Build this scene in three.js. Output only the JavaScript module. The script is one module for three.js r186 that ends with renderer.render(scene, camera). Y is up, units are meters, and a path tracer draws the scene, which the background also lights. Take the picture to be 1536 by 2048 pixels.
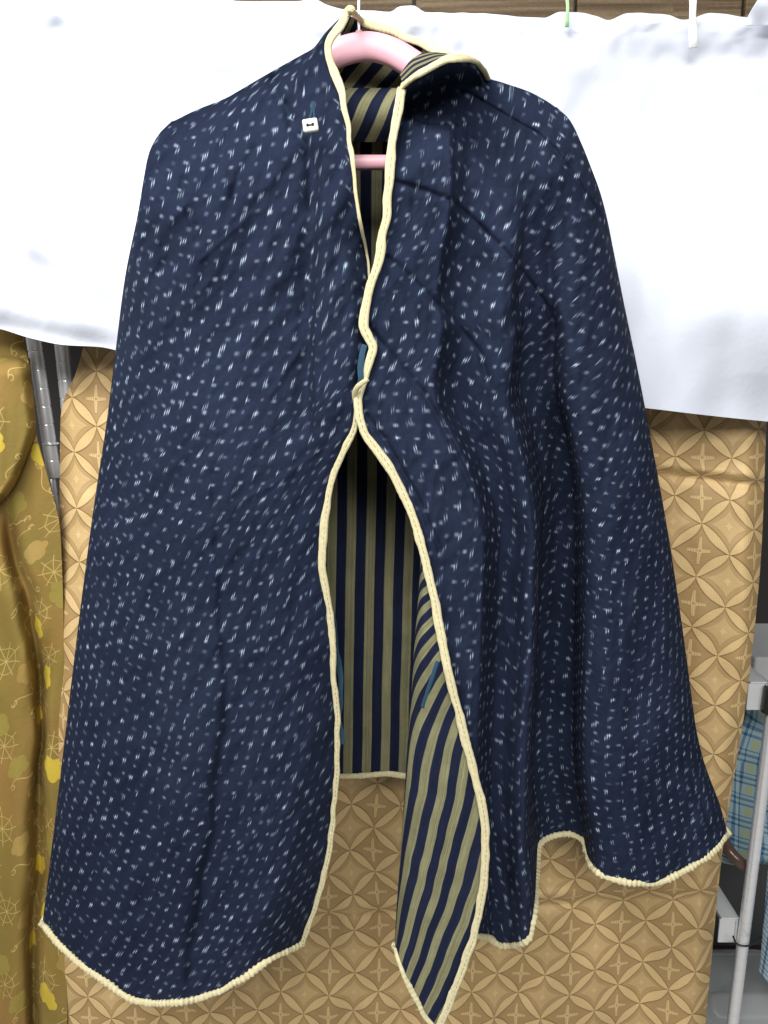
import * as THREE from 'three';
import { RectAreaLightUniformsLib } from 'three/addons/lights/RectAreaLightUniformsLib.js';
import { RoundedBoxGeometry } from 'three/addons/geometries/RoundedBoxGeometry.js';
import { mergeGeometries } from 'three/addons/utils/BufferGeometryUtils.js';

// ---------------------------------------------------------------- camera, light, exposure
const scene = new THREE.Scene();
const FOCAL = 1577, PITCH = 11 * Math.PI / 180, EYE = new THREE.Vector3(0, 1.172, 0.883);
const camera = new THREE.PerspectiveCamera(2 * Math.atan(1024 / FOCAL) * 180 / Math.PI, 0.75, 0.02, 20);
camera.position.copy(EYE);
camera.rotation.set(-PITCH, 0, 0);
const renderer = new THREE.WebGLRenderer({ antialias: true });
renderer.toneMapping = THREE.LinearToneMapping;
renderer.toneMappingExposure = 0.95;
renderer.shadowMap.enabled = true;
RectAreaLightUniformsLib.init();
scene.background = new THREE.Color(0.16, 0.165, 0.175);            // the dim, even light of the shop around
const LAMPS = [                                                   // place, aim, width, height, intensity
  { p: [-0.85, 2.5, 1.0], aim: [0, 0.9, 0], w: 1.25, h: 0.4, i: 36 },
  { p: [-0.25, 2.55, 2.3], aim: [0, 0.8, 0], w: 1.25, h: 0.5, i: 26 },
  { p: [0.9, 2.55, 3.4], aim: [0, 0.7, 0], w: 1.25, h: 0.5, i: 23 },
];

// ---------------------------------------------------------------- helpers
let seed = 7;
const rnd = () => { seed = (seed * 1664525 + 1013904223) >>> 0; return seed / 4294967296; };
const rr = (a, b) => a + (b - a) * rnd();
const clamp = (x, a = 0, b = 1) => Math.min(b, Math.max(a, x));
const mix = (a, b, t) => a + (b - a) * t;
const sm = (a, b, x) => { const t = clamp((x - a) / (b - a)); return t * t * (3 - 2 * t); };
const hash = (x, y, s = 0) => { let h = (x * 374761393 + y * 668265263 + s * 974711) | 0; h = Math.imul(h ^ (h >>> 13), 1274126177); return ((h ^ (h >>> 16)) >>> 0) / 4294967296; };
function noise(x, y, s = 0, wrap = 0) {                            // value noise, -1..1
  const xi = Math.floor(x), yi = Math.floor(y), fx = x - xi, fy = y - yi, u = fx * fx * (3 - 2 * fx), v = fy * fy * (3 - 2 * fy);
  const w = (k) => wrap ? ((k % wrap) + wrap) % wrap : k;
  const a = hash(w(xi), w(yi), s), b = hash(w(xi + 1), w(yi), s), c = hash(w(xi), w(yi + 1), s), d = hash(w(xi + 1), w(yi + 1), s);
  return 2 * mix(mix(a, b, u), mix(c, d, u), v) - 1;
}
const fbm = (x, y, s = 0) => noise(x, y, s) * 0.55 + noise(x * 2.1, y * 2.1, s + 1) * 0.28 + noise(x * 4.3, y * 4.3, s + 2) * 0.17;
const CP = Math.cos(PITCH), SP = Math.sin(PITCH);
function at(x, y, z) {                                             // a place on the vertical plane at depth z
  const cx = (x - 768) / FOCAL, cy = -(y - 1024) / FOCAL;
  const dx = cx, dy = cy * CP - SP, dz = -CP - cy * SP, t = (z - EYE.z) / dz;
  return new THREE.Vector3(EYE.x + dx * t, EYE.y + dy * t, z);
}
function spline(keys) {                                            // monotone cubic through [t, a, b, ...]
  const n = keys.length, m = keys[0].length - 1, T = keys.map((k) => k[0]);
  const S = [];
  for (let c = 1; c <= m; c++) {
    const y = keys.map((k) => k[c]), d = [], s = [];
    for (let i = 0; i < n - 1; i++) d.push((y[i + 1] - y[i]) / (T[i + 1] - T[i]));
    for (let i = 0; i < n; i++) {
      if (i === 0) s.push(d[0]); else if (i === n - 1) s.push(d[n - 2]);
      else if (d[i - 1] * d[i] <= 0) s.push(0);
      else { const h0 = T[i] - T[i - 1], h1 = T[i + 1] - T[i], w1 = 2 * h1 + h0, w2 = h1 + 2 * h0; s.push((w1 + w2) / (w1 / d[i - 1] + w2 / d[i])); }
    }
    S.push([y, s]);
  }
  return (t) => {
    t = clamp(t, T[0], T[n - 1]);
    let i = 0; while (i < n - 2 && t > T[i + 1]) i++;
    const h = T[i + 1] - T[i], q = (t - T[i]) / h, q2 = q * q, q3 = q2 * q;
    return S.map(([y, s]) => y[i] * (2 * q3 - 3 * q2 + 1) + s[i] * h * (q3 - 2 * q2 + q) + y[i + 1] * (-2 * q3 + 3 * q2) + s[i + 1] * h * (q3 - q2));
  };
}
const edgeSpline = (yx) => { const y0 = yx[0][0], y1 = yx[yx.length - 1][0]; return spline(yx.map(([y, x]) => [(y - y0) / (y1 - y0), x, y])); };
function coons(T, H, E, S) {                                       // four border curves -> a patch; a across, v down
  const t0 = T(0), t1 = T(1), h0 = H(0), h1 = H(1);
  return (a, v) => {
    const t = T(a), h = H(a), e = E(v), s = S(v);
    return [0, 1].map((k) => (1 - v) * t[k] + v * h[k] + (1 - a) * e[k] + a * s[k] - ((1 - a) * (1 - v) * t0[k] + a * (1 - v) * t1[k] + (1 - a) * v * h0[k] + a * v * h1[k]));
  };
}
const names = {};
function numbered(n) { names[n] = (names[n] ?? -1) + 1; return names[n] ? `${n}_${String(names[n]).padStart(3, '0')}` : n; }
function thing(name, label, category, [x, y, z] = [0, 0, 0], group) {
  const o = new THREE.Group(); o.name = numbered(name); o.position.set(x, y, z); scene.add(o);
  o.userData = { label, category }; if (group) o.userData.group = group;
  return o;
}
function part(name, geometry, material, parent, label) {           // geometry in world metres, stored relative to its thing
  const m = new THREE.Mesh(geometry, material); m.name = name; m.castShadow = m.receiveShadow = true;
  let o = new THREE.Vector3(), p = parent; while (p && p !== scene) { o.add(p.position); p = p.parent; }
  geometry.translate(-o.x, -o.y, -o.z);
  parent.add(m); if (label) m.userData.label = label;
  return m;
}
function structure(name, geometry, material) { const m = part(name, geometry, material, scene); m.userData.kind = 'structure'; return m; }
function gridNormals(P) {
  const R = P.length, C = P[0].length, N = [];
  for (let j = 0; j < R; j++) { const row = []; for (let i = 0; i < C; i++) {
    const du = P[j][Math.min(C - 1, i + 1)].clone().sub(P[j][Math.max(0, i - 1)]), dv = P[Math.min(R - 1, j + 1)][i].clone().sub(P[Math.max(0, j - 1)][i]);
    const n = dv.cross(du).normalize(); if (!(n.lengthSq() > 0.5)) n.set(0, 0, 1); row.push(n);
  } N.push(row); }
  return N;
}
function gridGeometry(P, UV, flip = false) {
  const R = P.length, C = P[0].length, pos = [], uv = [], idx = [];
  for (let j = 0; j < R; j++) for (let i = 0; i < C; i++) { const p = P[j][i]; pos.push(p.x, p.y, p.z); uv.push(UV[j][i][0], UV[j][i][1]); }
  for (let j = 0; j < R - 1; j++) for (let i = 0; i < C - 1; i++) {
    const a = j * C + i, b = a + 1, c = a + C, d = c + 1;
    if (flip) idx.push(a, b, c, b, d, c); else idx.push(a, c, b, b, c, d);
  }
  const g = new THREE.BufferGeometry();
  g.setAttribute('position', new THREE.Float32BufferAttribute(pos, 3)); g.setAttribute('uv', new THREE.Float32BufferAttribute(uv, 2));
  g.setIndex(idx); g.computeVertexNormals(); return g;
}
const offsetGrid = (P, d) => { const N = gridNormals(P); return P.map((r, j) => r.map((p, i) => p.clone().addScaledVector(N[j][i], d))); };
const thin = (P, kj, ki) => P.filter((_, j) => j % kj === 0 || j === P.length - 1).map((r) => r.filter((_, i) => i % ki === 0 || i === r.length - 1));
function sheet(P, UV, thick) {                                     // cloth with two faces and a rim
  const B = offsetGrid(P, -thick), R = P.length, C = P[0].length;
  const ring = (A) => { const o = []; for (let i = 0; i < C; i++) o.push(A[0][i]); for (let j = 1; j < R; j++) o.push(A[j][C - 1]); for (let i = C - 2; i >= 0; i--) o.push(A[R - 1][i]); for (let j = R - 2; j >= 0; j--) o.push(A[j][0]); return o; };
  return mergeGeometries([gridGeometry(P, UV), gridGeometry(B, UV, true), gridGeometry([ring(B), ring(P)], [ring(UV), ring(UV)])]);
}
function arcUV(P, iRef, jRef) {                                    // metres along the cloth
  const R = P.length, C = P[0].length, s = [], t = [];
  for (let j = 0; j < R; j++) { const r = new Array(C).fill(0); for (let i = iRef + 1; i < C; i++) r[i] = r[i - 1] + P[j][i].distanceTo(P[j][i - 1]); for (let i = iRef - 1; i >= 0; i--) r[i] = r[i + 1] - P[j][i].distanceTo(P[j][i + 1]); s.push(r); }
  for (let j = 0; j < R; j++) t.push(new Array(C).fill(0));
  for (let i = 0; i < C; i++) { for (let j = jRef + 1; j < R; j++) t[j][i] = t[j - 1][i] - P[j][i].distanceTo(P[j - 1][i]); for (let j = jRef - 1; j >= 0; j--) t[j][i] = t[j + 1][i] + P[j][i].distanceTo(P[j + 1][i]); }
  return P.map((r, j) => r.map((_, i) => [s[j][i], t[j][i]]));
}
const ridge = (x, y, s) => 1 - Math.abs(noise(x, y, s));
const rotUV = (UV, deg) => { const c = Math.cos(deg * Math.PI / 180), s = Math.sin(deg * Math.PI / 180); return UV.map((r) => r.map(([u, v]) => [u * c - v * s, u * s + v * c])); };
function texture(w, h, fn, srgb = true, sx = 1, sy = 1) {           // fn -> [r, g, b] 0..1
  const d = new Uint8Array(w * h * 4);
  for (let y = 0; y < h; y++) for (let x = 0; x < w; x++) { const c = fn(x, y), k = (y * w + x) * 4; d[k] = clamp(c[0]) * 255; d[k + 1] = clamp(c[1]) * 255; d[k + 2] = clamp(c[2]) * 255; d[k + 3] = 255; }
  const t = new THREE.DataTexture(d, w, h); t.wrapS = t.wrapT = THREE.RepeatWrapping; t.magFilter = t.minFilter = THREE.LinearFilter;
  if (srgb) t.colorSpace = THREE.SRGBColorSpace; t.repeat.set(1 / sx, 1 / sy); t.needsUpdate = true; return t;
}
const std = (o) => new THREE.MeshStandardMaterial({ roughness: 0.9, side: THREE.DoubleSide, ...o });
const clothMat = (o) => new THREE.MeshPhysicalMaterial({ roughness: 0.95, specularIntensity: 0.25, side: THREE.DoubleSide, ...o });
const lin = (r, g, b) => new THREE.Color().setRGB(r, g, b);

// ---------------------------------------------------------------- materials
// indigo cotton with white woven flecks (tile 1.2 m)
const IK = 2048, IKM = 1.02;
const ink = new Float32Array(IK * IK), cyan = new Float32Array(IK * IK);
{
  const px = IK / 1200;                                     // pixels per millimetre
  const dot = (xm, ym, rx, ry, amp, tint, tick) => {
    const X = xm * px, Y = ym * px, rX = rx * px, rY = ry * px;
    for (let y = Math.floor(Y - rY * 1.7); y <= Y + rY * 1.7; y++) for (let x = Math.floor(X - rX * 1.7); x <= X + rX * 1.7; x++) {
      const dx = (x - X) / rX, dy = (y - Y) / rY; let e = Math.exp(-Math.pow(dx * dx, 1.5) - Math.pow(dy * dy, 1.5)) * amp;
      if (tick) e *= 0.45 + 0.75 * hash(Math.floor(x / px / 0.75), Math.floor(Y), 5) * (0.7 + 0.3 * Math.sin(x / px / 1.15 * 6.283));
      const k = ((y % IK + IK) % IK) * IK + ((x % IK + IK) % IK);
      ink[k] = Math.min(1, ink[k] + e); if (tint) cyan[k] = Math.max(cyan[k], e * tint);
    }
  };
  const nc = 62, nr = 33, cw = 1200 / nc, rh = 1200 / nr;
  for (let c = 0; c < nc; c++) for (let r = 0; r < nr; r++) {
    const X = c * cw, Y = r * rh + (c % 2 ? rh / 2 : 0);
    const n1 = noise(c * 0.31, r * 0.27, 11) * 4.5, n2 = noise(c * 0.22, r * 0.35, 12) * 6, n3 = noise(c * 0.4, r * 0.2, 13) * 5;
    const tint = rnd() < 0.06 ? 0.7 : 0;
    const amp = rr(0.3, 0.8), L = rr(3.8, 6.4), k = rnd() < 0.2 ? 1 : rnd() < 0.2 ? 3 : 2;
    for (let q = 0; q < k; q++) for (let f = 0; f < 2; f++)
      dot(X + n1 + (q - (k - 1) / 2) * rr(2.5, 3.1) + rr(-0.15, 0.15), Y + n3 + (q - 0.5) * rr(1.5, 3) + rr(-0.6, 0.6), 0.66, L * (f ? 0.6 : 1), amp * 0.62, tint);
    dot(X + n2 * 0.9 + rr(-2.6, 2.6), Y - n3 * 0.8 + rr(-2.6, 2.6), rr(2.3, 3.9), rr(1.9, 3.0), rr(0.25, 0.75), tint, true);
    dot(X + cw * 0.12 + n1 * 0.8 + rr(-2.2, 2.2), Y + rh * 0.5 + n2 * 0.6 + rr(-2.2, 2.2), rr(2.1, 3.8), rr(1.9, 3.0), rr(0.15, 0.72), 0, true);
  }
}
const ikatMap = texture(IK, IK, (x, y) => {
  const k = y * IK + x, w = (hash(x, y, 3) - 0.5) * 0.018 + (hash(x, 0, 4) - 0.5) * 0.014 + (hash(0, y, 6) - 0.5) * 0.012 + noise(x / 64, y / 64, 9, 32) * 0.010 + noise(x / 256, y / 256, 10, 8) * 0.014;
  const i = Math.min(1, ink[k] * 1.05), c = cyan[k];
  return [0.112 + w + i * (0.60 - 0.16 * c), 0.142 + w + i * (0.63 - 0.02 * c), 0.218 + w * 1.2 + i * 0.60];
}, true, IKM, IKM);
const weaveBump = texture(512, 512, (x, y) => { const v = 0.5 + 0.25 * (hash(x >> 1, y >> 1, 1) - 0.5) + 0.25 * noise(x / 24, y / 24, 2, 512) ; return [v, v, v]; }, false, 0.12, 0.12);
const indigo = clothMat({ map: ikatMap, bumpMap: weaveBump, bumpScale: 0.0008 });
// striped lining: olive on navy, 23.5 mm repeat
const STR = 0.0235;
const liningMap = texture(1024, 1024, (x, y) => {
  const cell = x / 128, n = (hash(x >> 2, 0, 31) - 0.5) * 0.06, e = noise(0.5 + Math.floor(cell) * 7, y / 64, 33, 16) * 0.012;
  const f = cell - Math.floor(cell) + e, on = sm(0.24, 0.27, f) * (1 - sm(0.73, 0.76, f));
  const g = (hash(x, y >> 3, 2) - 0.5) * 0.05 + (hash(x, y, 8) - 0.5) * 0.03 + n + noise(x / 32, y / 32, 35, 32) * 0.02;
  return [mix(0.10, 0.475, on) + g * mix(0.35, 1.3, on), mix(0.122, 0.468, on) + g * mix(0.35, 1.3, on), mix(0.205, 0.355, on) + g * mix(0.4, 1.0, on)];
}, true, STR * 8, 0.8);
const lining = clothMat({ map: liningMap, bumpMap: weaveBump, bumpScale: 0.0005 });
const bindBump = texture(256, 256, (x, y) => { const v = 0.5 + 0.3 * Math.sin((x + y) / 256 * 6.283 * 16) + 0.4 * (hash(x, y, 1) - 0.5); return [v, v, v]; }, false, 0.04, 0.04);
const cream = clothMat({ map: texture(256, 256, (x, y) => { const g = (hash(x, y, 3) - 0.5) * 0.06 + noise(x / 16, y / 16, 5, 16) * 0.035; return [0.835 + g, 0.80 + g, 0.645 + g]; }, true, 0.05, 0.05), bumpMap: bindBump, bumpScale: 0.0005 });
const threadMat = clothMat({ color: lin(0.30, 0.25, 0.15) });
const ribbonMat = clothMat({ color: lin(0.030, 0.070, 0.115), bumpMap: weaveBump, bumpScale: 0.0004 });
const pink = std({ color: lin(0.80, 0.43, 0.50), roughness: 0.42 });
const chrome = new THREE.MeshStandardMaterial({ color: lin(0.90, 0.91, 0.93), metalness: 0.45, roughness: 0.25 });
const white = clothMat({ color: lin(0.68, 0.72, 0.81), roughness: 0.95, bumpMap: weaveBump, bumpScale: 0.0003 });
const whitePlastic = std({ color: lin(0.72, 0.73, 0.74), roughness: 0.4 });

// ---------------------------------------------------------------- lamps of the shop ceiling
for (const L of LAMPS) {
  const light = new THREE.RectAreaLight(lin(1, 0.985, 0.96), L.i, L.w, L.h);
  light.position.set(...L.p); light.lookAt(...L.aim); light.name = 'lamp_light'; light.castShadow = true; scene.add(light);
}

// ---------------------------------------------------------------- setting behind the cape
structure('floor', new THREE.BoxGeometry(6, 0.06, 6).translate(0, -0.63, 1.9), std({ color: lin(0.42, 0.40, 0.37), roughness: 0.55 }));
structure('dark_backing', new THREE.BoxGeometry(4, 3.6, 0.05).translate(0, 1.2, -1.0), std({ color: lin(0.035, 0.032, 0.03) }));  // near-black backing, added to stand for the unlit depth behind the cloths

// ---------------------------------------------------------------- the cape
const cape = thing('cape', 'padded indigo cape with white woven flecks and cream binding on a pink hanger', 'cape', [0, 0.42, -0.03]);
// --- viewer's left front
const EL = edgeSpline([[20, 700], [45, 684], [95, 657], [140, 667], [180, 681], [220, 690], [270, 698], [310, 703], [360, 708], [400, 714], [440, 720], [480, 727], [540, 738], [600, 742], [680, 742], [740, 736], [780, 716], [810, 713], [850, 709], [900, 688], [950, 667], [1000, 655], [1060, 648], [1130, 645], [1180, 652], [1230, 660], [1280, 666], [1350, 668], [1450, 675], [1520, 674], [1600, 669], [1680, 661], [1750, 648], [1820, 628], [1860, 613], [1885, 605]]);
const SL = edgeSpline([[243, 345], [270, 318], [310, 298], [360, 288], [420, 278], [560, 250], [700, 232], [850, 213], [1000, 190], [1250, 157], [1500, 127], [1740, 98], [1845, 85]]);
const TL = spline([[0, 700, 20], [0.06, 684, 32], [0.15, 652, 64], [0.235, 624, 98], [0.27, 608, 107], [0.45, 540, 145], [0.62, 470, 186], [0.65, 458, 193], [0.85, 390, 221], [1, 345, 243]]);
const HL = spline([[0, 605, 1885], [0.2, 530, 1925], [0.35, 470, 1965], [0.5, 400, 1995], [0.62, 320, 2006], [0.72, 275, 2000], [0.85, 200, 1955], [0.95, 120, 1890], [1, 85, 1845]]);
const patchL = coons(TL, HL, EL, SL);
const segDist = (x, y, pts) => { let d = 1e9; for (let i = 0; i < pts.length - 1; i++) { const [ax, ay] = pts[i], [bx, by] = pts[i + 1], vx = bx - ax, vy = by - ay, t = clamp(((x - ax) * vx + (y - ay) * vy) / (vx * vx + vy * vy)); d = Math.min(d, Math.hypot(x - ax - t * vx, y - ay - t * vy)); } return d; };
const pullsL = [[[505, 425], [400, 520]], [[420, 560], [330, 650]], [[690, 560], [560, 680]], [[560, 620], [480, 720]], [[640, 900], [560, 960], [470, 1010]], [[600, 700], [540, 790]], [[380, 1000], [300, 1160], [260, 1260]], [[560, 1040], [520, 1110]]];
const creaseL = [[[365, 360], [375, 420], [395, 480]], [[500, 300], [478, 350], [470, 395]], [[575, 210], [585, 250], [605, 290], [622, 340], [626, 420]], [[430, 950], [440, 1200], [455, 1400], [430, 1650], [375, 1960]], [[545, 160], [560, 200], [590, 240]]];
function zL(a, v, fine) {
  const [x, y] = patchL(a, v);
  const grow = sm(0, 0.13, v);
  let z = -0.036 + grow * (0.036 + 0.035 * sm(0.1, 1, v));
  const s = clamp((a - 0.42) / 0.58), B = mix(0.075, 0.125, v);
  z -= B * (1 - Math.sqrt(Math.max(0, 1 - s * s))) * sm(-0.02, 0.30, v);
  z -= (0.030 + 0.035 * v) * Math.pow(clamp(1 - a / 0.42), 2) * sm(0.35, 0.9, v);
  // collar stands away from the neck
  z += 0.02 * (1 - sm(0.0, 0.09, v)) * (1 - sm(0.1, 0.3, a));
  // the front edge is drawn in under the other side
  const tuck = sm(430, 520, y) * (1 - sm(745, 800, y));
  z -= 0.03 * tuck * Math.pow(clamp(1 - a / 0.10), 1.5);
  // raised strip along the front edge
  const rx = 632 + 8 * Math.sin(y / 160);
  z += 0.014 * sm(rx - 9, rx + 9, x) * sm(250, 330, y) * (1 - sm(780, 980, y));
  z -= 0.007 * Math.exp(-Math.pow((x - rx + 16) / 22, 2)) * sm(250, 330, y) * (1 - sm(780, 950, y));
  // lower pleat
  const px = mix(450, 372, sm(1350, 1960, y)) + 7 * noise(y / 120, 2, 50);
  z -= 0.015 * sm(px - 22, px + 34, x) * (1 - sm(px + 60, px + 190, x) * 0.8) * sm(1000, 1600, y);
  z -= 0.008 * Math.exp(-Math.pow((x - mix(330, 300, sm(900, 1600, y))) / 40, 2)) * sm(800, 1300, y);
  if (!fine) return z;
  const chest = sm(150, 280, y) * (1 - sm(420, 760, y)), g = sm(0, 0.05, v);
  const X = x * 0.94 + y * 0.34, Y = y * 0.94 - x * 0.34;
  z += g * (0.0055 + 0.0040 * chest) * fbm(X / 70, Y / 190, 41);
  z += g * 0.0016 * noise((x + y * 0.6) / 34, (y - x * 0.6) / 110, 45) * (0.5 + chest);
  z += g * 0.0008 * noise((x + y) / 20, (y - x) / 70, 47);
  z += g * 0.0003 * noise(x / 9, y / 9, 48);
  z += g * (0.0009 + 0.0010 * chest) * (ridge(X / 44 + 0.4 * noise(y / 60, x / 60, 51), Y / 120, 52) - 0.5) + g * 0.0011 * (ridge((x + y * 0.9) / 26, (y - x) / 74, 53) - 0.5) + g * 0.0007 * ridge((x - y * 0.5) / 15, (y + x * 0.4) / 30, 54);
  for (const p of pullsL) z += 0.0012 * Math.exp(-Math.pow(segDist(x, y, p) / 5, 2)) - 0.0007 * Math.exp(-Math.pow(segDist(x + 9, y + 7, p) / 8, 2));
  for (const p of creaseL) z -= 0.0046 * Math.exp(-Math.pow(segDist(x + 6 * noise(y / 50, 1, 49), y, p) / 10, 2));
  return z;
}
// --- viewer's right front
const ER = edgeSpline([[174, 806], [200, 799], [250, 791], [300, 784], [340, 779], [420, 774], [470, 766], [520, 757], [560, 744], [600, 735], [650, 727], [680, 738], [695, 745], [720, 739], [750, 731], [775, 722], [800, 716], [830, 718], [860, 727], [900, 755], [940, 783], [1000, 814], [1050, 833], [1085, 842], [1120, 841], [1200, 836], [1300, 828], [1400, 822], [1500, 814], [1600, 808], [1700, 801], [1800, 794], [1890, 789]]);
const SR = edgeSpline([[215, 1112], [240, 1138], [290, 1163], [340, 1183], [380, 1198], [440, 1214], [500, 1226], [620, 1250], [720, 1271], [870, 1300], [1080, 1338], [1280, 1368], [1400, 1384], [1450, 1391], [1520, 1407], [1560, 1421], [1610, 1440], [1665, 1455]]);
const TR = spline([[0, 806, 174], [0.15, 850, 143], [0.28, 902, 118], [0.38, 945, 122], [0.45, 972, 154], [0.55, 1005, 165], [0.75, 1060, 184], [0.9, 1098, 205], [1, 1112, 215]]);
const HR = spline([[0, 789, 1890], [0.29, 965, 1872], [0.4, 1005, 1890], [0.5, 1040, 1888], [0.555, 1060, 1874], [0.59, 1070, 1800], [0.63, 1077, 1694], [0.66, 1096, 1674], [0.70, 1130, 1667], [0.74, 1165, 1682], [0.765, 1174, 1712], [0.80, 1198, 1746], [0.84, 1245, 1762], [0.88, 1300, 1766], [0.93, 1370, 1740], [0.97, 1425, 1702], [1, 1455, 1665]]);
const patchR = coons(TR, HR, ER, SR);
const collarZ = spline([[0, 0.012], [0.15, 0.046], [0.28, 0.054], [0.38, 0.028], [0.45, -0.034], [1, -0.036]]);
const profR = spline([[0, 0.026], [0.1, 0.034], [0.26, 0.036], [0.305, 0.004], [0.35, -0.014], [0.43, -0.010], [0.54, 0.014], [0.57, 0.008], [0.63, -0.10], [0.69, -0.112], [0.745, -0.10], [0.80, -0.028], [0.86, -0.012], [1, -0.02]]);
const profTop = spline([[0, 0.020], [0.1, 0.024], [0.27, 0.026], [0.31, 0.008], [0.36, -0.006], [0.42, -0.004], [0.55, 0.008], [0.75, 0.004], [1, -0.005]]);
const quilt = [[[925, 180], [1020, 238], [1075, 268], [1110, 300], [1150, 355], [1195, 425], [1235, 520]], [[790, 364], [850, 382], [905, 404], [945, 440], [1000, 492], [1050, 552], [1092, 610], [1112, 665]], [[762, 508], [800, 535], [855, 590], [905, 640], [960, 705], [975, 760]], [[735, 650], [790, 720], [850, 790], [900, 880], [950, 990], [972, 1060]], [[800, 232], [850, 252], [915, 254]], [[1325, 1440], [1370, 1530], [1400, 1600], [1428, 1665]], [[725, 820], [770, 880], [830, 985], [880, 1100]]];
function zR(a, v, fine, plain) {
  const [x, y] = patchR(a, v);
  const A = sm(0.10, 0.60, v);
  const top = plain ? -0.02 : collarZ(a)[0], low = mix(profTop(a)[0], profR(a)[0], A);
  const under = -0.024;                                            // neck seam under the turned collar
  const k = plain ? 0 : 1 - sm(0.40, 0.5, a);
  let z = mix(top, low, sm(0.0, 0.12, v));
  const col = v < 0.028 ? mix(top, under, sm(0.004, 0.024, v)) : mix(under, low, sm(0.024, 0.12, v));
  z = mix(z, col, k * sm(0.0, 0.06, a));
  const s = clamp((a - 0.80) / 0.20), B = mix(0.065, 0.085, v);
  z -= B * (1 - Math.sqrt(Math.max(0, 1 - s * s))) * sm(-0.02, 0.26, v);
  z -= 0.020 * Math.pow(clamp(1 - a / 0.10), 2) * sm(0.52, 0.62, v);
  // soft secondary fold in the outer part
  const r2 = mix(1090, 1100, sm(400, 900, y));
  z -= 0.010 * sm(r2 - 14, r2 + 14, x) * (1 - sm(r2 + 40, r2 + 140, x)) * sm(300, 560, y) * (1 - sm(1000, 1300, y));
  z -= 0.006 * Math.exp(-Math.pow((x - mix(880, 905, sm(600, 1500, y))) / 22, 2)) * sm(900, 1100, y);
  if (!fine) return z;
  const g = sm(0.01, 0.06, v);
  z += g * 0.0078 * fbm((x + y * 0.12) / 58, (y - x * 0.3) / 260, 61);
  z += g * 0.0026 * noise((x - y * 0.25) / 30, (y + x * 0.2) / 120, 65);
  z += g * 0.0008 * noise((x + y * 0.8) / 19, (y - x * 0.6) / 60, 67);
  z += g * 0.0003 * noise(x / 9, y / 9, 68);
  z += g * 0.0022 * (ridge((x + y * 0.2) / 40 + 0.4 * noise(y / 70, x / 60, 70), (y - x * 0.3) / 140, 72) - 0.5) + g * 0.0012 * (ridge((x - y * 0.4) / 26, (y + x * 0.4) / 70, 74) - 0.5) + g * 0.0007 * ridge((x + y * 0.5) / 15, (y - x * 0.4) / 30, 76);
  for (const p of quilt) { const d = segDist(x, y, p); z -= 0.0044 * Math.exp(-Math.pow(d / 5.5, 2)); z += 0.0016 * Math.exp(-Math.pow((d - 16) / 12, 2)); }
  return z;
}
function patchGrid(patch, zf, NA, NV, vs) {                        // even spacing of columns by the length of the cloth
  const M = 1600, L = [0]; let q = null;
  for (let i = 0; i <= M; i++) { const a = i / M, [x, y] = patch(a, 0.8), p = at(x, y, zf(a, 0.8, false)), [x2, y2] = patch(a, 0.25), p2 = at(x2, y2, zf(a, 0.25, false)); if (q) L.push(L[i - 1] + p.distanceTo(q[0]) + p2.distanceTo(q[1])); q = [p, p2]; }
  const as = []; let k = 0;
  for (let i = 0; i < NA; i++) { const t = L[M] * i / (NA - 1); while (k < M - 1 && L[k + 1] < t) k++; as.push(i === NA - 1 ? 1 : clamp((k + (t - L[k]) / Math.max(1e-9, L[k + 1] - L[k])) / M)); }
  const F = [], S = [], W = [];
  for (let j = 0; j < NV; j++) {
    const v = vs ? vs(j / (NV - 1)) : j / (NV - 1), f = [], s = [], u = [];
    for (const a of as) { const [x, y] = patch(a, v); f.push(at(x, y, zf(a, v, true))); s.push(at(x, y, zf(a, v, false))); u.push(at(x, y, zf(a, v, false, true))); }
    F.push(f); S.push(s); W.push(u);
  }
  return { F, S, W, as };
}
const vSpace = (t) => t < 0.15 ? t * (0.08 / 0.15) : 0.08 + (t - 0.15) * (0.92 / 0.85);
const GL = patchGrid(patchL, zL, 300, 460), GR = patchGrid(patchR, zR, 420, 470, vSpace);
const near = (as, a) => as.reduce((b, q, i) => Math.abs(q - a) < Math.abs(as[b] - a) ? i : b, 0);
const uvL = rotUV(arcUV(GL.W, near(GL.as, 0.45), 200).map((r) => r.map(([u, v]) => [-u, v])), 20).map((r) => r.map(([u, v]) => [u + 0.31, v + 0.2]));
const uvR0 = arcUV(GR.W, near(GR.as, 0.35), 230);
const uvR = rotUV(uvR0, 17).map((r, j) => r.map(([u, v], i) => { const [s0, t] = uvR0[j][i], d = Math.max(0, -t); return [u + 0.62 - 0.45 * d * d, v + 0.57 - 0.8 * d * s0]; }));
part('front_panel', gridGeometry(GL.F, uvL, true), indigo, cape);
part('front_panel', gridGeometry(GR.F, uvR), indigo, cape);
{ // their inner faces
  const cut = (G, a1) => thin(G.S.slice(G === GR ? 75 : 60).map((r) => r.filter((_, i) => G.as[i] < a1)), 4, 4);
  const f = cut(GL, 0.8), B = offsetGrid(f, 0.015), U = arcUV(f, 40, 40);
  part('lining', gridGeometry(B, U), lining, cape);
  const g = cut(GR, 0.85), B2 = offsetGrid(g, -0.016), U2 = arcUV(g, 40, 40);
  part('lining', gridGeometry(B2, U2, true), lining, cape);
}
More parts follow.
